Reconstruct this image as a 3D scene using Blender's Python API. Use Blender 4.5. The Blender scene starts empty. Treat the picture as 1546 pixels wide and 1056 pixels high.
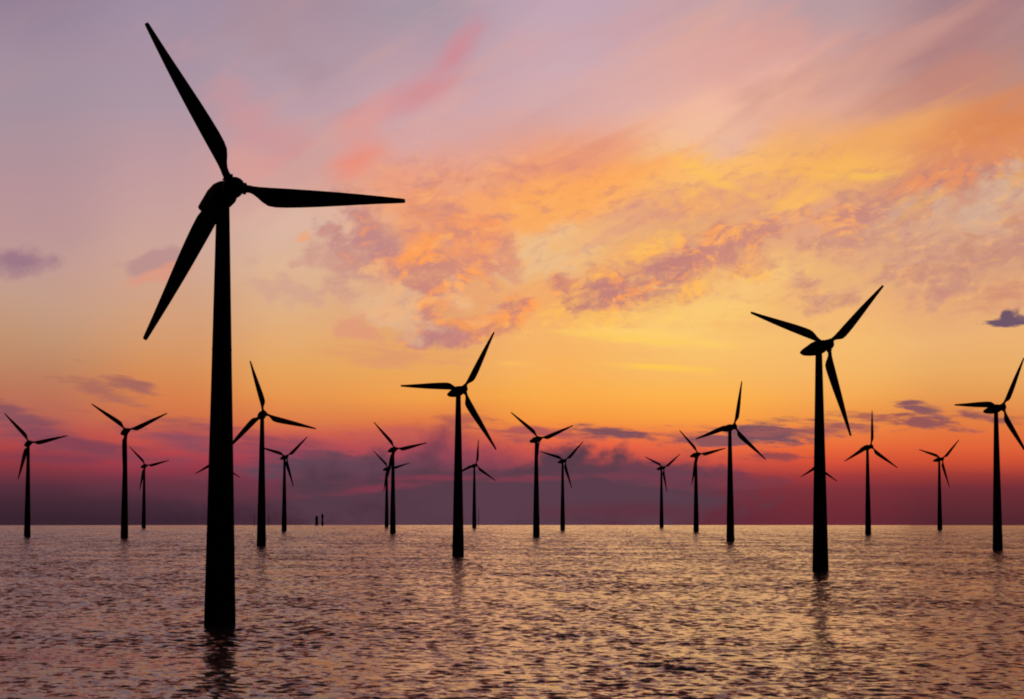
import bpy, bmesh, math, random
import numpy as np
from mathutils import Vector, Matrix

S = bpy.context.scene
COL = S.collection
R = math.radians

# ------------------------------------------------------------------ camera
EYE = 18.6                      # metres above the sea
FPX = 3800.0                    # focal length in pixels of the 1546 px wide picture
cam_d = bpy.data.cameras.new("camera")
cam = bpy.data.objects.new("camera", cam_d)
COL.objects.link(cam)
cam.location = (0, 0, EYE)
cam.rotation_euler = (R(90 + 3.689), 0, 0)
cam_d.sensor_width = 36
cam_d.lens = 36 * FPX / 1546
cam_d.clip_start = 1
cam_d.clip_end = 80000
S.camera = cam

S.view_settings.view_transform = 'Standard'
S.view_settings.look = 'None'
S.view_settings.exposure = 0
S.view_settings.gamma = 1

# ------------------------------------------------------------------ sun (just about set, behind the cloud bank)
SUN_EL, SUN_AZ = 1.5, 3.0       # degrees; azimuth measured right of the view direction (+Y)
sun_d = bpy.data.lights.new("sun", 'SUN')
sun_d.energy = 0.02
sun_d.angle = R(12)
sun_d.color = (1.0, 0.62, 0.32)
sun = bpy.data.objects.new("sun", sun_d)
COL.objects.link(sun)
sdir = Vector((math.sin(R(SUN_AZ)) * math.cos(R(SUN_EL)), math.cos(R(SUN_AZ)) * math.cos(R(SUN_EL)), math.sin(R(SUN_EL))))
sun.rotation_euler = sdir.to_track_quat('Z', 'Y').to_euler()


# ------------------------------------------------------------------ sky
def lin(c):
    return tuple(((v / 255 + 0.055) / 1.055) ** 2.4 if v > 10.3 else v / 255 / 12.92 for v in c) + (1.0,)


world = bpy.data.worlds.new("World")
S.world = world
world.use_nodes = True
NT = world.node_tree
NT.nodes.clear()


def node(t, **kw):
    n = NT.nodes.new(t)
    for k, v in kw.items():
        setattr(n, k, v)
    return n


def put(sock, v):
    if isinstance(v, bpy.types.NodeSocket):
        NT.links.new(v, sock)
    else:
        sock.default_value = v


def m(op, a, b=None, c=None, clamp=False):
    n = node('ShaderNodeMath', operation=op, use_clamp=clamp)
    for i, v in enumerate((a, b, c)):
        if v is not None:
            put(n.inputs[i], v)
    return n.outputs[0]


def vm(op, a, b=None, scale=None):
    n = node('ShaderNodeVectorMath', operation=op)
    put(n.inputs[0], a)
    if b is not None:
        put(n.inputs[1], b)
    if scale is not None:
        put(n.inputs['Scale'], scale)
    return n.outputs['Value'] if op == 'LENGTH' else n.outputs[0]


def rng(v, a, b, c=0.0, d=1.0, smooth=True):
    n = node('ShaderNodeMapRange', interpolation_type='SMOOTHSTEP' if smooth else 'LINEAR', clamp=True)
    put(n.inputs['Value'], v)
    for k, x in zip(('From Min', 'From Max', 'To Min', 'To Max'), (a, b, c, d)):
        put(n.inputs[k], x)
    return n.outputs['Result']


def mix(f, a, b, blend='MIX'):
    n = node('ShaderNodeMix', data_type='RGBA', blend_type=blend)
    put(n.inputs[0], f)
    put(n.inputs[6], a)
    put(n.inputs[7], b)
    return n.outputs[2]


def mapping(v, loc=(0, 0, 0), rot=0.0, scale=(1, 1, 1), kind='TEXTURE'):
    n = node('ShaderNodeMapping', vector_type=kind)
    put(n.inputs['Vector'], v)
    n.inputs['Location'].default_value = loc
    n.inputs['Rotation'].default_value = (0, 0, R(rot))
    n.inputs['Scale'].default_value = scale
    return n.outputs[0]


def noise(v, scale, detail=3.0, rough=0.5, dist=0.0, color=False):
    n = node('ShaderNodeTexNoise', noise_dimensions='3D')
    put(n.inputs['Vector'], v)
    n.inputs['Scale'].default_value = scale
    n.inputs['Detail'].default_value = detail
    n.inputs['Roughness'].default_value = rough
    n.inputs['Distortion'].default_value = dist
    return n.outputs['Color'] if color else n.outputs['Fac']


tc = node('ShaderNodeTexCoord')
xyz = node('ShaderNodeSeparateXYZ')
NT.links.new(tc.outputs['Generated'], xyz.inputs[0])
DX, DY, DZ = xyz.outputs
AZ = m('ARCTAN2', DX, DY)                         # 0 straight ahead, + to the right
EL = m('ARCSINE', DZ)
U = m('MULTIPLY', AZ, 38.25)                      # one unit of sky = about 1.5 degrees
V = m('MULTIPLY', EL, 38.0)
cxyz = node('ShaderNodeCombineXYZ')
put(cxyz.inputs[0], U)
put(cxyz.inputs[1], V)
P = cxyz.outputs[0]


def warp(v, scale, amp, detail, stretch=(1, 1, 1), rot=0.0, seed=0.0):
    q = mapping(v, (seed, seed * 0.7, seed), rot, stretch)
    c = noise(q, scale, detail, 0.5, color=True)
    o = vm('SUBTRACT', c, (0.5, 0.5, 0.5))
    return vm('ADD', v, vm('MULTIPLY', o, (amp[0], amp[1], 0)))


P_soft = warp(P, 0.45, (1.3, 0.8), 4, (1.6, 1, 1), 22, 3.1)
P_low = warp(P, 0.8, (1.2, 0.18), 4, (3.0, 0.7, 1), 0, 7.7)
P_puff = warp(P, 0.9, (0.8, 0.7), 3, (1, 1, 1), 0, 12.3)
P_wisp = warp(P, 1.3, (0.5, 0.10), 3, (2.0, 0.6, 1), 0, 5.7)

# fields that fray the clouds
N_soft = noise(mapping(P, (5, 2, 0), 28, (2.2, 0.8, 1)), 1.0, 4, 0.5)
N_puff = noise(mapping(P, (9, 4, 2), 10, (1.2, 0.9, 1)), 1.5, 6, 0.58)
N_wisp = noise(mapping(P, (4, 3, 6), -3, (1.6, 0.30, 1)), 2.6, 5, 0.6)
N_strk = noise(mapping(P, (1, 8, 5), -2, (3.2, 0.55, 1)), 1.6, 6, 0.58)
N_fan = noise(mapping(P, (2, 6, 8), 26, (4.0, 0.75, 1)), 1.1, 5, 0.55, 0.3)
N_fleck = noise(mapping(P_puff, (3, 1, 4), 8, (1.25, 0.7, 1)), 3.4, 5, 0.64)

sx = node('ShaderNodeSeparateXYZ')
NT.links.new(P_soft, sx.inputs[0])
sl = node('ShaderNodeSeparateXYZ')
NT.links.new(P_low, sl.inputs[0])
# low in the sky the layering is flat, higher up it billows
k_low = rng(V, 1.0, 3.0)
Uw = m('ADD', m('MULTIPLY', sx.outputs[0], k_low), m('MULTIPLY', sl.outputs[0], m('SUBTRACT', 1.0, k_low)))
Vw = m('ADD', m('MULTIPLY', sx.outputs[1], k_low), m('MULTIPLY', sl.outputs[1], m('SUBTRACT', 1.0, k_low)))
pos = m('DIVIDE', m('ADD', Vw, 0.5), 8.5, clamp=True)

# the glow of the evening sky, read at eight bearings (row = elevation in sky units)
ROWS = [-0.1, 0.1, 0.35, 0.55, 0.75, 0.95, 1.15, 1.4, 1.75, 2.15, 2.6, 3.1, 3.6, 4.1, 4.6, 5.1, 5.6, 6.1, 6.7, 7.6]
SKY = {
    -7.23: [(56,35,47),(66,40,52),(86,46,60),(118,52,64),(150,58,66),(174,68,70),(180,80,78),(184,100,84),(188,116,88),(190,134,100),(194,148,116),(196,156,134),(194,155,146),(188,150,150),(184,147,152),(178,146,154),(172,146,156),(165,144,158),(162,142,158),(148,128,150)],
    -5.23: [(60,37,50),(70,42,56),(92,48,64),(130,54,70),(168,62,74),(188,74,72),(198,88,74),(210,112,72),(216,128,76),(215,142,88),(214,152,105),(212,160,124),(208,164,142),(204,164,152),(200,160,156),(194,155,158),(186,152,160),(172,150,164),(168,146,162),(160,141,162)],
    -3.23: [(70,41,54),(76,44,58),(94,52,68),(124,58,78),(156,64,82),(184,76,82),(204,94,78),(222,126,72),(232,150,78),(230,163,92),(228,170,112),(224,176,132),(222,180,148),(218,178,158),(214,168,156),(208,160,154),(202,160,160),(190,158,168),(180,154,166),(168,142,157)],
    -1.23: [(76,45,58),(78,48,60),(82,56,70),(98,60,78),(140,66,80),(180,78,82),(204,92,76),(226,124,70),(242,160,74),(236,167,92),(230,166,108),(226,160,116),(228,160,122),(238,168,124),(240,165,122),(232,160,135),(214,164,162),(202,165,174),(194,158,168),(168,150,165)],
    0.77: [(86,44,58),(88,48,62),(90,58,76),(110,60,80),(180,76,76),(228,92,70),(238,118,66),(246,152,64),(250,172,76),(248,178,94),(246,180,106),(244,172,106),(240,178,112),(242,186,126),(250,186,112),(250,165,98),(232,162,138),(214,170,170),(206,170,178),(195,165,180)],
    2.77: [(100,42,56),(108,46,58),(116,50,62),(148,58,68),(204,80,66),(234,104,64),(240,128,68),(250,160,68),(253,178,78),(248,186,100),(250,196,112),(246,188,108),(236,176,120),(228,165,120),(238,172,112),(248,188,116),(244,190,150),(240,184,160),(226,168,154),(200,162,166)],
    4.77: [(108,42,54),(116,44,54),(128,50,58),(164,58,58),(214,80,56),(232,102,58),(238,124,62),(240,150,70),(246,170,84),(245,182,102),(245,188,112),(244,184,116),(238,180,118),(226,164,130),(230,164,122),(246,178,96),(240,174,118),(224,168,146),(206,160,156),(185,155,160)],
    6.77: [(84,38,48),(96,42,50),(114,46,54),(158,58,54),(206,80,52),(224,98,56),(228,112,60),(226,130,68),(230,156,84),(234,172,102),(236,178,116),(226,166,120),(218,162,124),(216,168,136),(208,150,126),(214,140,110),(228,148,96),(202,142,120),(182,136,130),(162,128,138)],
}
acc = None
cols = sorted(SKY)
for i, u in enumerate(cols):
    rp = node('ShaderNodeValToRGB')
    cr = rp.color_ramp
    cr.interpolation = 'LINEAR'
    for j, (v, c) in enumerate(zip(ROWS, SKY[u])):
        p = (v + 0.5) / 8.5
        if j == 0:
            e = cr.elements[0]
            e.position = p
        elif j == len(ROWS) - 1:
            e = cr.elements[len(cr.elements) - 1]
            e.position = p
        else:
            e = cr.elements.new(p)
        e.color = lin(c)
    put(rp.inputs[0], pos)
    if acc is None:
        acc = rp.outputs[0]
    else:
        acc = mix(rng(Uw, cols[i - 1] + 0.1, u - 0.1), acc, rp.outputs[0])
sky = acc

# long soft streaks that fan up to the right
hi = m('MULTIPLY', rng(V, 2.2, 4.0), rng(U, -4.5, 1.0, 0.15, 1.0))
hi = m('MULTIPLY', hi, rng(N_soft, 0.36, 0.62, 0.15, 1.0))
f1 = m('MULTIPLY', rng(N_fan, 0.48, 0.74), m('MULTIPLY', hi, 0.32))
sky = mix(f1, sky, lin((246, 176, 132)))
f2 = m('MULTIPLY', rng(N_fan, 0.50, 0.28), m('MULTIPLY', hi, 0.28))
sky = mix(f2, sky, lin((172, 138, 148)))


def px(x, y):
    return ((x - 773) / 100.0, (773 - y) / 100.0)


FIELD = {'soft': (P_soft, N_soft), 'puff': (P_puff, N_puff), 'strip': (P_low, N_strk), 'fan': (P_soft, N_fan), 'wisp': (P_wisp, N_wisp)}


LIT = rng(m('ADD', N_fleck, m('MULTIPLY', m('SUBTRACT', N_soft, 0.5), 0.9)), 0.43, 0.60, 0.0, 1.0)
FRAY = {'soft': 3.0, 'puff': 3.6, 'strip': 3.2, 'fan': 3.4, 'wisp': 2.6}


def cloud(x, y, rx, ry, rot, colr, alpha, style='soft', fray=None, edge=(0.05, 0.95), lit=None):
    """one bank of cloud: bearing, elevation, half sizes, tilt (degrees, up to the right positive)"""
    global sky
    vec, nz = FIELD[style]
    tie = node('ShaderNodeVectorMath', operation='MULTIPLY_ADD')      # keeps the node chain in order (no visible effect)
    put(tie.inputs[0], sky)
    tie.inputs[1].default_value = (1e-9, 1e-9, 1e-9)
    put(tie.inputs[2], vec)
    cx, cy = px(x, y)
    if style == 'puff':
        rx, ry = rx * 1.35, ry * 1.35
        if edge == (0.05, 0.95):
            edge = (0.12, 0.78)
    d = vm('LENGTH', mapping(tie.outputs[0], (cx, cy, 0), rot, (rx / 100, ry / 100, 1)))
    s = m('ADD', m('MULTIPLY', m('SUBTRACT', nz, 0.5), fray or FRAY[style]), m('SUBTRACT', 1.0, d))
    a = m('MULTIPLY', rng(s, edge[0], edge[1]), alpha)
    c = lin(colr)
    if lit:
        c = mix(LIT, lin(colr), lin(lit))
    sky = mix(a, sky, c)


G = (255, 160, 88)
GY = (255, 190, 92)
# pink streamers high up
cloud(695, 75, 95, 40, 42, (208, 138, 148), 0.85, 'soft', 2.2)
cloud(622, 142, 105, 40, 50, (210, 142, 148), 0.85, 'soft', 2.2)
cloud(545, 222, 100, 55, 55, (228, 150, 140), 0.85, 'soft', 2.2)
cloud(395, 195, 150, 60, -38, (206, 148, 152), 0.7)
cloud(380, 250, 90, 45, -20, (220, 156, 148), 0.6)
cloud(430, 70, 150, 60, -40, (170, 142, 154), 0.55)
cloud(640, 215, 110, 50, 40, (216, 166, 164), 0.6)
cloud(1120, 85, 170, 75, 25, (222, 160, 148), 0.7)
cloud(1420, 70, 180, 60, 18, (174, 126, 128), 0.75)
cloud(1250, 115, 190, 45, 22, (206, 152, 142), 0.65, 'fan')
cloud(1440, 130, 150, 40, 18, (198, 134, 120), 0.65)
cloud(1120, 200, 120, 34, 30, (222, 180, 164), 0.6)
cloud(1000, 130, 230, 80, 18, (222, 172, 166), 0.55)
cloud(1180, 165, 200, 60, 20, (236, 176, 150), 0.6)
cloud(860, 60, 160, 60, 20, (206, 160, 166), 0.5)
# golden and salmon bands
cloud(530, 250, 80, 44, 10, (238, 140, 118), 0.8, 'soft', 2.4)
cloud(610, 285, 110, 45, -14, (238, 156, 124), 0.6)
cloud(820, 262, 210, 48, 8, (226, 146, 122), 0.75, 'fan')
cloud(740, 315, 240, 50, 10, (248, 164, 104), 0.8, 'fan')
cloud(960, 220, 130, 34, 34, (240, 160, 122), 0.65)
cloud(1060, 185, 150, 60, 20, (240, 188, 164), 0.6)
cloud(900, 285, 170, 42, 14, (253, 168, 92), 0.85, 'fan')
cloud(790, 340, 120, 34, 26, (250, 172, 98), 0.7, 'fan')
cloud(1120, 262, 220, 40, 8, (252, 186, 108), 0.8, 'fan')
cloud(1330, 215, 180, 40, 20, (240, 170, 98), 0.75, 'fan')
cloud(1500, 185, 150, 60, 24, (220, 134, 82), 0.85, 'fan')
cloud(1300, 262, 120, 24, 10, (248, 182, 94), 0.8, 'fan')
cloud(1320, 272, 60, 12, 4, (250, 194, 88), 0.8, 'fan', 2.4)
cloud(1480, 245, 150, 42, 20, (222, 142, 100), 0.75, 'fan')
cloud(1430, 285, 130, 36, 10, (192, 130, 120), 0.85, 'fan', lit=(232, 146, 100))
cloud(1060, 318, 190, 46, 14, (220, 150, 128), 0.85, 'fan', lit=(240, 168, 112))
cloud(1090, 280, 110, 16, -24, (255, 194, 92), 0.65, 'fan')
cloud(1225, 318, 90, 20, 22, GY, 0.85, 'fan', 4.5)
cloud(1310, 350, 170, 48, 18, (204, 144, 126), 0.9, 'puff', lit=(232, 168, 122))
cloud(1320, 305, 90, 24, 0, (196, 136, 124), 0.7, 'puff')
cloud(1480, 325, 130, 60, 10, (214, 178, 152), 0.8, 'puff', lit=(228, 172, 112))
cloud(1400, 390, 170, 60, 16, (216, 160, 130), 0.8, 'puff', lit=(206, 144, 120))
cloud(1500, 400, 110, 34, 14, (200, 142, 124), 0.7, 'puff')
cloud(1515, 450, 90, 26, 6, (206, 136, 114), 0.85, 'strip')
cloud(1390, 440, 120, 26, 10, (222, 160, 124), 0.6, 'fan')
# pale clear gaps between the clouds
cloud(800, 390, 140, 50, 10, (232, 192, 148), 0.6, 'puff')
cloud(480, 330, 130, 60, 0, (222, 184, 164), 0.6)
cloud(570, 460, 90, 40, -30, (226, 182, 142), 0.6)
cloud(1180, 430, 190, 46, 8, (250, 200, 124), 0.7, 'fan')
# the billowed cluster
cloud(530, 395, 80, 40, 0, (206, 152, 138), 0.8, 'puff')
cloud(590, 378, 90, 62, -34, (184, 132, 136), 1.0, 'puff')
cloud(640, 375, 110, 80, -20, (206, 140, 128), 0.9, 'puff', lit=(240, 156, 110))
cloud(690, 370, 90, 60, 10, (248, 156, 98), 0.9, 'puff', lit=(216, 144, 124))
cloud(655, 430, 70, 90, 40, (206, 138, 122), 0.95, 'puff', lit=G)
cloud(640, 480, 60, 50, 60, (204, 134, 122), 0.9, 'puff', lit=G)
cloud(725, 412, 56, 30, -40, (212, 142, 124), 0.9, 'puff', lit=G)
cloud(705, 496, 95, 22, 8, (212, 136, 114), 0.95, 'puff', lit=(242, 156, 94))
cloud(655, 510, 44, 18, -10, (190, 128, 128), 0.9, 'puff')
cloud(600, 462, 70, 36, -40, (230, 184, 142), 0.75, 'puff')
cloud(700, 460, 50, 24, 0, (240, 186, 134), 0.75, 'puff')
cloud(535, 503, 80, 22, -20, (224, 150, 122), 0.7, 'puff')
cloud(580, 542, 110, 20, -4, (220, 148, 112), 0.6, 'wisp')
cloud(795, 448, 70, 34, 10, (208, 134, 116), 1.0, 'puff', lit=G)
cloud(775, 400, 26, 40, 30, (220, 150, 122), 0.75, 'puff')
cloud(855, 468, 60, 24, 22, (212, 140, 112), 0.9, 'puff', lit=GY)
cloud(930, 445, 95, 34, 22, (192, 128, 120), 1.0, 'puff', lit=(214, 146, 116))
cloud(1020, 405, 130, 44, 24, (196, 130, 122), 1.0, 'puff', lit=G)
cloud(1130, 372, 120, 36, 18, (208, 140, 122), 0.95, 'puff', lit=(252, 170, 98))
cloud(1240, 340, 100, 24, 18, (204, 140, 126), 0.9, 'puff', lit=(240, 164, 108))
cloud(985, 362, 110, 28, 30, (244, 172, 106), 0.75, 'puff', lit=GY)
cloud(1090, 420, 110, 22, 14, (238, 172, 112), 0.7, 'puff', lit=GY)
cloud(940, 490, 140, 24, 6, (242, 174, 108), 0.75, 'puff', lit=(255, 198, 98))
cloud(430, 440, 60, 34, -30, (208, 158, 142), 0.6, 'puff')
cloud(455, 358, 20, 12, 0, (240, 166, 120), 0.75, 'puff', 2.0)
# fine mottling of the lit sheet
N_mot = noise(mapping(P_puff, (6, 2, 9), 12, (1.6, 0.75, 1)), 5.0, 4, 0.6)
where = m('MULTIPLY', m('MULTIPLY', rng(V, 2.5, 3.3), rng(V, 6.2, 4.6)), m('MULTIPLY', rng(U, -3.4, -0.8), rng(N_puff, 0.36, 0.58, 0.25, 1.0)))
sky = mix(m('MULTIPLY', rng(N_mot, 0.50, 0.68), m('MULTIPLY', where, 0.42)), sky, lin((255, 186, 112)))
sky = mix(m('MULTIPLY', rng(N_mot, 0.50, 0.33), m('MULTIPLY', where, 0.40)), sky, lin((194, 130, 124)))
# bright lines over the hidden sun
cloud(975, 512, 150, 16, -4, (255, 206, 98), 0.8, 'strip')
cloud(985, 553, 140, 10, -4, (255, 202, 84), 0.95, 'strip', 2.2)
cloud(970, 535, 140, 16, -2, (240, 178, 104), 0.75, 'strip')
cloud(780, 548, 50, 7, -2, (255, 190, 96), 0.7, 'strip', 2.0)
cloud(1050, 480, 160, 40, 0, (252, 206, 118), 0.6, 'strip')
# small dark clouds
cloud(35, 396, 72, 27, -4, (156, 118, 134), 0.95, 'puff', 2.0)
cloud(222, 398, 60, 17, 8, (182, 138, 140), 0.75, 'puff', 2.8)
cloud(238, 424, 45, 13, 8, (222, 150, 126), 0.75, 'puff', 2.2)
cloud(195, 583, 75, 15, -22, (160, 98, 94), 0.85, 'wisp')
cloud(150, 592, 80, 16, -14, (166, 102, 92), 0.75, 'wisp')
cloud(10, 625, 100, 22, -16, (136, 80, 92), 0.9, 'wisp')
cloud(1512, 492, 40, 9, 4, (112, 84, 104), 1.0, 'wisp', 2.6, (0.0, 0.5))
cloud(1522, 485, 17, 9, 20, (112, 84, 104), 1.0, 'puff', 3.4, (0.0, 0.5))
cloud(1541, 487, 16, 8, 0, (120, 90, 106), 0.95, 'puff', 3.4, (0.0, 0.5))
cloud(1400, 621, 85, 14, -9, (142, 88, 92), 1.0, 'wisp', 3.2, (0.1, 0.8))
cloud(1385, 640, 90, 14, -5, (150, 86, 86), 1.0, 'wisp', 3.2, (0.1, 0.8))
cloud(1310, 634, 80, 12, -4, (168, 92, 82), 0.9, 'wisp', 3.2)
cloud(1490, 632, 70, 13, -6, (150, 86, 84), 0.95, 'wisp', 3.2)
cloud(1150, 657, 140, 22, 2, (120, 80, 92), 1.0, 'wisp', 2.6, (0.0, 0.65))
cloud(1060, 660, 120, 18, 0, (146, 84, 88), 0.9, 'wisp', 3.0)
cloud(1240, 650, 110, 18, 0, (166, 92, 86), 0.8, 'wisp', 3.0)
cloud(1165, 692, 90, 10, 0, (146, 70, 76), 0.9, 'wisp', 2.8)
cloud(915, 653, 85, 13, -3, (130, 80, 88), 1.0, 'wisp', 2.6, (0.0, 0.7))
cloud(830, 656, 110, 24, -6, (172, 86, 86), 0.9, 'wisp', 3.0)
cloud(700, 637, 54, 15, 0, (180, 92, 80), 0.85, 'wisp', 3.0)
cloud(590, 655, 90, 26, -4, (196, 94, 86), 0.65, 'wisp', 2.6)
cloud(470, 672, 70, 14, -4, (176, 84, 88), 0.7, 'wisp', 3.0)
# purple drifts low on the left
cloud(50, 655, 190, 26, -9, (132, 74, 90), 1.0, 'strip', 3.0)
cloud(160, 682, 170, 22, -10, (134, 66, 82), 1.0, 'strip', 3.0)
cloud(100, 696, 150, 14, -4, (130, 60, 78), 0.9, 'strip', 2.6)
cloud(290, 665, 150, 34, -12, (142, 76, 92), 1.0, 'strip', 3.0)
cloud(420, 690, 170, 38, -8, (138, 68, 86), 1.0, 'strip', 2.8)
cloud(640, 690, 150, 26, -6, (168, 72, 86), 0.7, 'wisp', 2.6)
# red glow left under the strip, then the grey purple bank on the horizon
cloud(470, 740, 150, 22, 0, (146, 54, 76), 0.55, 'strip', 1.6)
cloud(490, 706, 160, 24, 2, (100, 68, 84), 1.0, 'wisp', 2.0, (0.0, 0.7))
cloud(600, 705, 130, 22, 2, (106, 68, 84), 1.0, 'puff', 2.0, (-0.1, 0.7))
cloud(720, 694, 130, 36, -4, (136, 66, 84), 0.9, 'puff', 1.8, (0.0, 0.9))
cloud(730, 760, 330, 66, 0, (86, 58, 72), 1.0, 'puff', 1.5, (0.0, 0.6))
cloud(880, 745, 230, 52, 0, (90, 60, 74), 1.0, 'puff', 1.8, (0.0, 0.55))
cloud(560, 738, 140, 10, 5, (150, 58, 78), 0.5, 'wisp', 2.0)
cloud(1000, 716, 130, 24, -2, (108, 62, 78), 1.0, 'wisp', 2.0, (0.0, 0.8))
cloud(1100, 728, 130, 16, 0, (122, 58, 72), 0.9, 'wisp', 2.2)
cloud(800, 722, 200, 9, 1, (138, 60, 76), 0.6, 'wisp', 2.6)
cloud(650, 722, 160, 8, 2, (142, 58, 78), 0.5, 'wisp', 2.6)
cloud(980, 772, 260, 22, 0, (100, 46, 60), 0.6, 'soft', 1.0)
cloud(300, 745, 260, 26, 0, (104, 54, 68), 0.6, 'soft', 1.2)

# overhead and behind the dusk is dim: the physical sky model takes over there
nish = node('ShaderNodeTexSky', sky_type='NISHITA')
nish.sun_disc = False
nish.sun_elevation = R(SUN_EL)
nish.sun_rotation = R(SUN_AZ)
nish.altitude = 10
nish.dust_density = 2.0
nish.ozone_density = 1.5
dim = mix(1.0, nish.outputs[0], (0.02, 0.02, 0.02, 1), 'MULTIPLY')
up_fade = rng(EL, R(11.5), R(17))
side_fade = rng(m('ABSOLUTE', AZ), R(18), R(65))
warm = mix(rng(N_fan, 0.35, 0.65), lin((182, 92, 60)), lin((214, 106, 46)))      # unseen orange band added above the frame to warm the sea's reflections
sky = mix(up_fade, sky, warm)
sky = mix(rng(EL, R(19), R(32)), sky, lin((74, 80, 100)))
sky = mix(m('MAXIMUM', rng(EL, R(32), R(65)), side_fade), sky, dim)

bg = node('ShaderNodeBackground')
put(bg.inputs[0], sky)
bg.inputs[1].default_value = 1.0
out = node('ShaderNodeOutputWorld')
NT.links.new(bg.outputs[0], out.inputs[0])
world.cycles.sampling_method = 'NONE'      # the sky is smooth and everything facing us is dark: no light sampling needed
S.cycles.filter_width = 1.9                 # a slightly soft lens
S.cycles.max_bounces = 4
S.cycles.glossy_bounces = 3
S.cycles.diffuse_bounces = 2


# ------------------------------------------------------------------ materials
def new_mat(name):
    mt = bpy.data.materials.new(name)
    mt.use_nodes = True
    nt = mt.node_tree
    return mt, nt, nt.nodes['Principled BSDF']


def steel(name, col, rough, var):
    mt, nt, b = new_mat(name)
    t = nt.nodes.new('ShaderNodeTexCoord')
    n = nt.nodes.new('ShaderNodeTexNoise')
    n.inputs['Scale'].default_value = 0.6
    n.inputs['Detail'].default_value = 5
    r = nt.nodes.new('ShaderNodeValToRGB')
    r.color_ramp.elements[0].position = 0.3
    r.color_ramp.elements[0].color = tuple(c * (1 - var) for c in col) + (1,)
    r.color_ramp.elements[1].position = 0.7
    r.color_ramp.elements[1].color = tuple(col) + (1,)
    nt.links.new(t.outputs['Object'], n.inputs['Vector'])
    nt.links.new(n.outputs['Fac'], r.inputs[0])
    nt.links.new(r.outputs[0], b.inputs['Base Color'])
    b.inputs['Roughness'].default_value = rough
    b.inputs['Specular IOR Level'].default_value = 0.03
    return mt


PAINT = steel('painted_steel', (0.02, 0.02, 0.022), 0.7, 0.25)
BLADE = steel('blade_composite', (0.02, 0.02, 0.022), 0.75, 0.15)
HUBM = steel('hub_casting', (0.02, 0.02, 0.022), 0.7, 0.2)
FARM = steel('weathered_steel', (0.04, 0.038, 0.04), 0.8, 0.3)

water, wnt, wb = new_mat('sea_water')
wb.inputs['Base Color'].default_value = (0.11, 0.076, 0.068, 1)
wb.inputs['Roughness'].default_value = 0.12
wb.inputs['IOR'].default_value = 1.333
wb.inputs['Specular IOR Level'].default_value = 0.18
wgeo = wnt.nodes.new('ShaderNodeNewGeometry')


def ripple(scale, stretch, rot, amp, detail):
    mp = wnt.nodes.new('ShaderNodeMapping')
    mp.vector_type = 'TEXTURE'
    mp.inputs['Rotation'].default_value = (0, 0, R(rot))
    mp.inputs['Scale'].default_value = stretch
    nz = wnt.nodes.new('ShaderNodeTexNoise')
    nz.inputs['Scale'].default_value = scale
    nz.inputs['Detail'].default_value = detail
    nz.inputs['Roughness'].default_value = 0.55
    wnt.links.new(wgeo.outputs['Position'], mp.inputs[0])
    wnt.links.new(mp.outputs[0], nz.inputs['Vector'])
    s = wnt.nodes.new('ShaderNodeVectorMath')
    s.operation = 'SUBTRACT'
    s.inputs[1].default_value = (0.5, 0.5, 0.5)
    wnt.links.new(nz.outputs['Color'], s.inputs[0])
    k = wnt.nodes.new('ShaderNodeVectorMath')
    k.operation = 'MULTIPLY'
    k.inputs[1].default_value = (amp * 0.10, amp, 0)
    wnt.links.new(s.outputs[0], k.inputs[0])
    return k.outputs[0]


RIPPLES = [ripple(0.75, (1.2, 1.6, 1), 12, 1.45, 3), ripple(1.0, (0.9, 6.0, 1), 14, 0.28, 3), ripple(1.0, (2.4, 18.0, 1), -9, 0.27, 3), ripple(1.0, (4.0, 70.0, 1), 5, 0.26, 3)]
tot = wgeo.outputs['Normal']
for rp_ in RIPPLES:
    a_ = wnt.nodes.new('ShaderNodeVectorMath')
    a_.operation = 'ADD'
    wnt.links.new(tot, a_.inputs[0])
    wnt.links.new(rp_, a_.inputs[1])
    tot = a_.outputs[0]
nn = wnt.nodes.new('ShaderNodeVectorMath')
nn.operation = 'NORMALIZE'
wnt.links.new(tot, nn.inputs[0])
wnt.links.new(nn.outputs[0], wb.inputs['Normal'])


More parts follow.
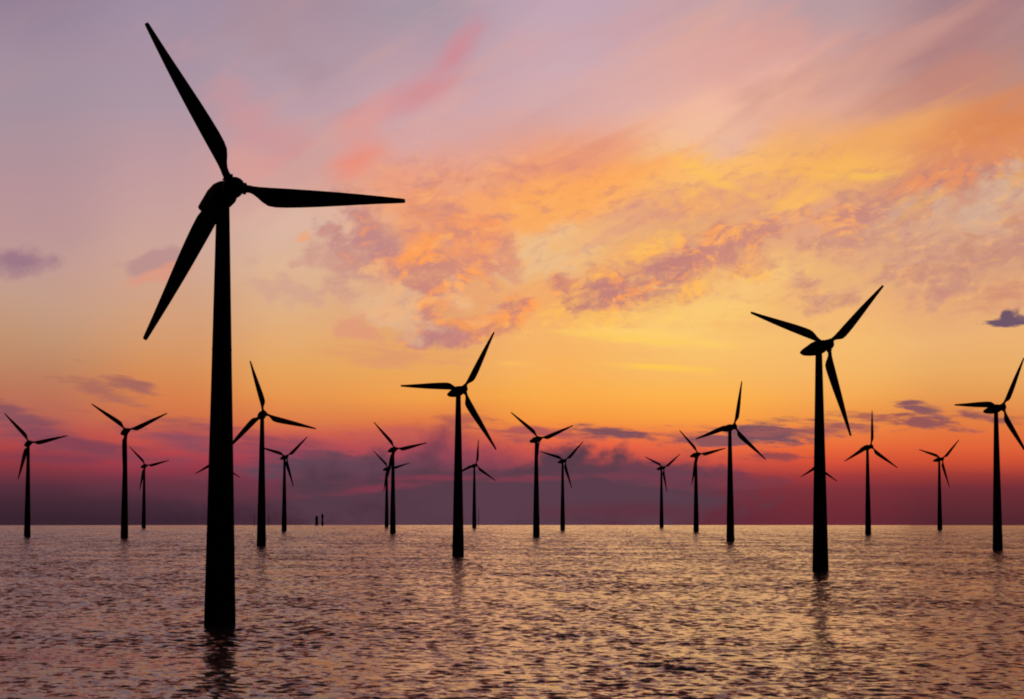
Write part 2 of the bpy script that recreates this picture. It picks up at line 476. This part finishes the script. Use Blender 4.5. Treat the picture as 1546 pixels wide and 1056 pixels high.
# ------------------------------------------------------------------ sea: one sheet, finely meshed where the waves can be seen
def build_sea():
    rs = [0.0, 30.0, 60.0, 90.0]
    r = 110.0
    while r < 3700:
        rs.append(r)
        r += max(0.28, 0.34 * (r / 200) ** 0.62)
    while r < 40000:
        rs.append(r)
        r *= 1.06
    rs = np.array(rs)
    fine = np.radians(np.linspace(-14.5, 14.5, 620))
    coarse = np.radians(np.linspace(14.5, 345.5, 74)[1:-1])
    th = np.concatenate([fine, coarse])
    nr, nt_ = len(rs), len(th)
    Rg, Tg = np.meshgrid(rs.astype(np.float32), th.astype(np.float32), indexing='ij')
    X = Rg * np.sin(Tg)
    Y = Rg * np.cos(Tg)
    X0, Y0 = X.copy(), Y.copy()
    Z = np.zeros_like(X)
    dr = np.gradient(rs).astype(np.float32)
    wide = np.zeros(nt_, np.float32)
    wide[:620] = 1.0
    rg = np.random.default_rng(11)
    # slow gusts make calmer and rougher patches
    gust = np.zeros_like(X)
    for _ in range(7):
        L = rg.uniform(45, 160)
        a = rg.uniform(0, 2 * np.pi)
        gust += np.sin((X0 * np.cos(a) + Y0 * np.sin(a)) * 2 * np.pi / L + rg.uniform(0, 6.28))
    gust = (1.0 + 0.16 * gust) * np.interp(Rg, [150, 500, 1500, 3000], [0.72, 1.0, 2.0, 2.5]).astype(np.float32)   # rougher water farther out
    NW = 72
    for i in range(NW):
        L = 0.8 * (7.0 / 0.8) ** (i / (NW - 1))
        L *= rg.uniform(0.93, 1.07)
        ang = np.radians(-100 + rg.normal(0, 62))           # travelling towards the viewer, a little across
        k = 2 * np.pi / L
        slope = 0.019 if L < 7 else 0.019 * (7 / L) ** 1.1
        amp = slope / k
        keep = np.clip((L / dr - 2.5) / 2.0, 0, 1)          # drop waves the mesh cannot carry
        rows = np.nonzero(keep > 0)[0]
        if len(rows) == 0:
            continue
        s0, s1 = rows[0], rows[-1] + 1
        ph = (X0[s0:s1] * np.cos(ang) + Y0[s0:s1] * np.sin(ang)) * np.float32(k) + np.float32(rg.uniform(0, 6.28))
        w = (keep[s0:s1, None] * wide[None, :]) * amp * gust[s0:s1]
        Z[s0:s1] += w * np.cos(ph)
        sn = w * np.sin(ph) * 0.8
        X[s0:s1] -= sn * np.cos(ang)
        Y[s0:s1] -= sn * np.sin(ang)
    # the sea curves away at the horizon
    far = np.maximum(Rg - 3534, 0)
    Z -= (np.sqrt(1 + (far / 60) ** 2) - 1) * 60 * 0.02
    co = np.stack([X, Y, Z], -1).reshape(-1, 3).astype(np.float32)
    ii, jj = np.meshgrid(np.arange(1, nr - 1), np.arange(nt_), indexing='ij')
    j2 = (jj + 1) % nt_
    quads = np.stack([ii * nt_ + jj, ii * nt_ + j2, (ii + 1) * nt_ + j2, (ii + 1) * nt_ + jj], -1).reshape(-1, 4)[:, ::-1]
    tri = np.stack([np.zeros(nt_, int), nt_ + np.arange(nt_), nt_ + (np.arange(nt_) + 1) % nt_], -1)[:, ::-1]
    loops = np.concatenate([quads.ravel(), tri.ravel()]).astype(np.int32)
    starts = np.concatenate([np.arange(len(quads)) * 4, len(quads) * 4 + np.arange(len(tri)) * 3]).astype(np.int32)
    me = bpy.data.meshes.new('sea')
    me.vertices.add(len(co))
    me.vertices.foreach_set('co', co.ravel())
    me.loops.add(len(loops))
    me.loops.foreach_set('vertex_index', loops)
    me.polygons.add(len(starts))
    me.polygons.foreach_set('loop_start', starts)
    me.update(calc_edges=True)
    me.polygons.foreach_set('use_smooth', np.ones(len(starts), bool))
    me.materials.append(water)
    o = bpy.data.objects.new('sea', me)
    o['kind'] = 'structure'
    o['label'] = 'open sea with small choppy waves under the sunset'
    COL.objects.link(o)
    return o


build_sea()


# ------------------------------------------------------------------ turbine parts
def mesh_obj(name, bm, mat, parent=None, smooth=True):
    bmesh.ops.recalc_face_normals(bm, faces=bm.faces)
    me = bpy.data.meshes.new(name)
    bm.to_mesh(me)
    bm.free()
    if smooth:
        for p in me.polygons:
            p.use_smooth = True
        me.set_sharp_from_angle(angle=R(38))
    me.materials.append(mat)
    o = bpy.data.objects.new(name, me)
    COL.objects.link(o)
    o.parent = parent
    return o


def loft(bm, rings, cap0=True, cap1=True):
    vr = [[bm.verts.new(p) for p in ring] for ring in rings]
    n = len(vr[0])
    for a, b in zip(vr, vr[1:]):
        for i in range(n):
            bm.faces.new((a[i], a[(i + 1) % n], b[(i + 1) % n], b[i]))
    if cap0:
        bm.faces.new(vr[0])
    if cap1:
        bm.faces.new(vr[-1])


def circ(r, z, n=48):
    return [(r * math.cos(2 * math.pi * i / n), r * math.sin(2 * math.pi * i / n), z) for i in range(n)]


HUB_H, OVER, TILT = 70.0, 5.2, R(5.5)


def make_turbine(name, loc, scale, yaw, phase):
    root = bpy.data.objects.new(name, None)
    COL.objects.link(root)
    root.location = loc
    root.rotation_euler = (0, 0, yaw)
    root.scale = (scale,) * 3
    # tower: tapered steel tube with proud flange joints
    bm = bmesh.new()
    prof = [(2.62, -6.0)]
    z0, z1, r0, r1 = -6.0, 68.2, 2.68, 1.06
    rad = lambda z: r0 + (r1 - r0) * (z - z0) / (z1 - z0)
    prof = [(rad(z0), z0)]
    for zf in (21.0, 45.0):
        prof += [(rad(zf) , zf - 0.12), (rad(zf) + 0.035, zf - 0.1), (rad(zf) + 0.035, zf + 0.1), (rad(zf), zf + 0.12)]
    prof += [(rad(z1), z1), (1.25, z1 + 0.05), (1.25, z1 + 0.5)]
    loft(bm, [circ(r, z) for r, z in prof])
    mesh_obj('tower', bm, PAINT, root)
    # nacelle: rounded housing that narrows to a blunt tail
    bm = bmesh.new()
    secs = [(-3.1, 1.35, 1.35, -1.35, 2.0), (-2.4, 1.75, 1.75, -1.75, 2.2), (-1.2, 1.95, 2.0, -2.05, 2.6), (0.5, 2.05, 2.12, -2.2, 2.6),
            (3.0, 2.05, 2.0, -2.2, 2.1), (5.0, 1.9, 1.6, -2.0, 1.7), (7.0, 1.65, 1.25, -1.65, 1.6), (8.7, 1.4, 0.85, -1.35, 1.5), (9.3, 1.15, 0.55, -1.1, 1.5)]
    rings = []
    for y, hw, top, bot, e in secs:
        ring = []
        for i in range(28):
            t = 2 * math.pi * i / 28
            c, s = math.cos(t), math.sin(t)
            sx_ = math.copysign(abs(c) ** (2 / e), c)
            sz_ = math.copysign(abs(s) ** (2 / e), s)
            low = -0.035 * max(0.0, y)                    # widest line drops towards the tail
            ring.append((hw * sx_, y, low + ((top - low) * sz_ if sz_ > 0 else (low - bot) * sz_)))
        rings.append(ring)
    loft(bm, rings)
    nac = mesh_obj('nacelle', bm, PAINT, root)
    nac.location = (0, 0, HUB_H)
    nac.rotation_euler = (-TILT, 0, 0)
    # hub with domed spinner and blade sockets
    bm = bmesh.new()
    prof = [(1.30, 2.2), (1.30, 1.7), (1.55, 1.6), (1.68, 0.9), (1.70, 0.0), (1.62, -0.8), (1.38, -1.5), (1.0, -2.0), (0.5, -2.3), (0.12, -2.38)]
    loft(bm, [[(r * math.cos(2 * math.pi * i / 36), y, r * math.sin(2 * math.pi * i / 36)) for i in range(36)] for r, y in prof])
    for k in range(3):
        mt_ = Matrix.Rotation(k * 2 * math.pi / 3, 4, 'Y')
        rr = [(0.80, 0.9), (0.80, 1.75), (0.95, 1.77), (0.95, 2.0), (0.78, 2.02), (0.78, 2.1)]
        loft(bm, [[mt_ @ Vector(p) for p in circ(r, z, 24)] for r, z in rr])
    hub = mesh_obj('hub', bm, HUBM, root)
    hub.rotation_mode = 'YXZ'
    hub.location = (0, -OVER * math.cos(TILT), HUB_H + OVER * math.sin(TILT))
    hub.rotation_euler = (-TILT, phase, 0)
    for k in range(3):
        b = mesh_obj('blade', blade_bm(), BLADE, hub) if k == 0 else first.copy()
        if k == 0:
            first = b
        else:
            COL.objects.link(b)
            b.parent = hub
        b.rotation_euler = (0, k * 2 * math.pi / 3, 0)
    return root


def blade_bm():
    # radius, leading edge, trailing edge (m across), relative thickness, twist
    st = [(2.05, -.62, .62, 1.0, 0), (2.7, -.58, .60, .98, 4), (3.3, -.50, .78, .8, 10), (4.1, -.46, 1.25, .52, 13), (5.0, -.46, 1.9, .36, 13),
          (6.0, -.47, 2.42, .29, 12), (7.2, -.50, 2.55, .26, 10), (9.0, -.54, 2.48, .24, 8), (11.5, -.57, 2.28, .22, 6.5), (14.5, -.60, 1.98, .21, 5),
          (18.0, -.60, 1.58, .20, 3.5), (21.5, -.56, 1.17, .19, 2.2), (25.0, -.48, .78, .18, 1), (27.8, -.40, .50, .17, .3), (29.0, -.36, .38, .16, 0), (29.3, -.26, .28, .14, 0)]
    bm = bmesh.new()
    rings = []
    n = 24
    for r, le, te, tk, tw in st:
        le, te = le * 1.03, te * 1.03
        ch = te - le
        ring = []
        blend = max(0.0, min(1.0, (tk - 0.3) / 0.6))
        for i in range(n):
            t = 2 * math.pi * i / n
            xc = 0.5 - 0.5 * math.cos(t)                 # 0 at leading edge
            yt = 5 * (0.2969 * math.sqrt(xc) - 0.126 * xc - 0.3516 * xc ** 2 + 0.2843 * xc ** 3 - 0.1015 * xc ** 4)
            foil = yt * tk * ch * (1 if math.sin(t) >= 0 else -0.75)
            rnd = 0.5 * ch * math.sin(t) * min(1, tk)
            y = foil * (1 - blend) + rnd * blend
            x = le + xc * ch
            c, s = math.cos(R(tw)), math.sin(R(tw))
            bend = -0.0007 * r * r                       # slight forward pre-bend
            ring.append((x * c - y * s, x * s + y * c + bend, r))
        rings.append(ring)
    loft(bm, rings)
    return bm


def dup(root, loc, scale, yaw, phase):
    c = root.copy()
    COL.objects.link(c)
    c.location = loc
    c.scale = (scale,) * 3
    c.rotation_euler = (0, 0, yaw)
    for ch in root.children:
        d = ch.copy()
        COL.objects.link(d)
        d.parent = c
        if ch.name.startswith('hub'):
            d.rotation_euler = (-TILT, phase, 0)
            for g in ch.children:
                e = g.copy()
                COL.objects.link(e)
                e.parent = d
    return c


# east (m), north (m), size, rotor phase, yaw, what it looks like
FARM_LIST = [
    (-47.8, 413.8, 1.028, 91.4, 25, 'largest black wind turbine, nearest the viewer, its blades reaching far above the rest'),
    (97.1, 795.0, 1.008, 48.2, 26, 'second largest turbine, on the right, its tower hiding a far turbine'),
    (-23.0, 1076.6, 1.003, 31.5, 26, 'tall mid-distance turbine at the middle with one blade pointing straight left'),
    (239.8, 1246.4, 0.995, 31.0, 26, 'turbine at the right edge, its right-hand blades cut off by the frame'),
    (-138.3, 1392.8, 1.030, 105.8, 15, 'turbine just right of the largest tower, its lower left blade ending at that tower'),
    (139.7, 1614.2, 1.035, 13.9, 26, 'turbine left of the second largest, one blade nearly upright before a grey cloud strip'),
    (-274.8, 1789.0, 1.078, 66.2, 22, 'turbine left of the largest, two blades in a wide V, third hidden along its tower'),
    (18.4, 1909.1, 1.046, 70.2, 26, 'turbine right of the tall middle one, two raised blades above a smaller neighbour'),
    (-368.7, 1919.4, 1.007, 78.8, 24, 'leftmost turbine, standing alone at the left edge with a blade hanging left of its tower'),
    (293.1, 2076.5, 1.023, 5.6, 26, 'small turbine with one upright blade, first one right of the second largest turbine'),
    (-102.9, 2178.3, 1.032, 79.4, 26, 'front turbine of the overlapping pair left of the tall middle turbine'),
    (175.1, 2399.0, 1.039, 78.6, 26, 'small turbine with a blade hanging along its tower, right of the tiny far one'),
    (-225.8, 2500.3, 1.037, 48.3, 26, 'small turbine whose left blade tip passes behind the tower beside the largest turbine'),
    (52.8, 2629.9, 1.020, 47.8, 26, 'small turbine with low hub just right of the one with two raised blades'),
    (451.0, 2659.4, 1.053, 48.2, 26, 'small turbine between the upright-bladed one and the right edge turbine'),
    (-347.1, 2958.4, 1.088, 4.0, 26, 'turbine hidden behind the largest tower, only two blade tips showing'),
    (-45.0, 3008.6, 1.052, 7.5, 24, 'tiny turbine right behind the tall middle turbine with one thin blade upright'),
    (365.6, 3021.4, 1.024, 6.0, 26, 'turbine hidden behind the second largest tower, two lower blades showing either side'),
    (-442.9, 3034.3, 1.051, 77.5, 30, 'tiny turbine between the V-bladed left turbine and the largest tower'),
    (184.6, 3114.1, 1.035, 55.8, 30, 'tiny far turbine alone in the gap right of centre, before purple cloud'),
    (-156.8, 3155.6, 1.032, 76.6, 30, 'rear smaller turbine of the overlapping pair, half crossed by the tower in front'),
]
proto = None
for east, north, size, phase, yaw, label in FARM_LIST:
    if proto is None:
        o = proto = make_turbine('wind_turbine', (east, north, -1.0), size, R(yaw), R(phase))      # this one sits a little deeper
    else:
        o = dup(proto, (east, north, 0), size, R(yaw), R(phase))
    o['label'] = label
    o['category'] = 'wind turbine'
    o['group'] = 'wind turbines standing in the sea'


# ------------------------------------------------------------------ far things on the horizon
def lathe_thing(name, prof, loc, label, cat, group, n=20):
    bm = bmesh.new()
    loft(bm, [circ(r, z, n) for r, z in prof])
    o = mesh_obj(name, bm, FARM)
    o.location = loc
    o['label'] = label
    o['category'] = cat
    o['group'] = group
    return o


D = 3500.0
at = lambda x, d: ((x - 773) / FPX * d, d, 0)
lathe_thing('stub_tower', [(1.9, -3), (1.9, 12.2), (1.55, 12.4), (1.55, 12.9)], at(478.8, D),
            'short thick dark stub tower on the horizon, the left one of two', 'tower', 'stub towers on the horizon')
lathe_thing('stub_tower', [(1.6, -3), (1.6, 5.0), (1.15, 5.4), (1.15, 10.4), (1.7, 10.8), (1.7, 14.4), (0.9, 14.8), (0.9, 16.0)], at(487.4, D),
            'taller waisted dark stub tower on the horizon, right of the thick one', 'tower', 'stub towers on the horizon')
for x, hgt, lab in ((385, 14, 'faint short mast on the horizon just left of the tower behind the largest turbine'),
                    (406.5, 16, 'faint mast on the horizon between two towers right of the largest turbine'),
                    (722.5, 24, 'faint thin mast on the horizon just right of the tiny upright-bladed turbine')):
    lathe_thing('mast', [(0.42, -3), (0.42, hgt * 0.6), (0.3, hgt * 0.62), (0.3, hgt), (0.1, hgt + 0.4)], at(x, D), lab, 'mast', 'thin masts on the horizon', 10)
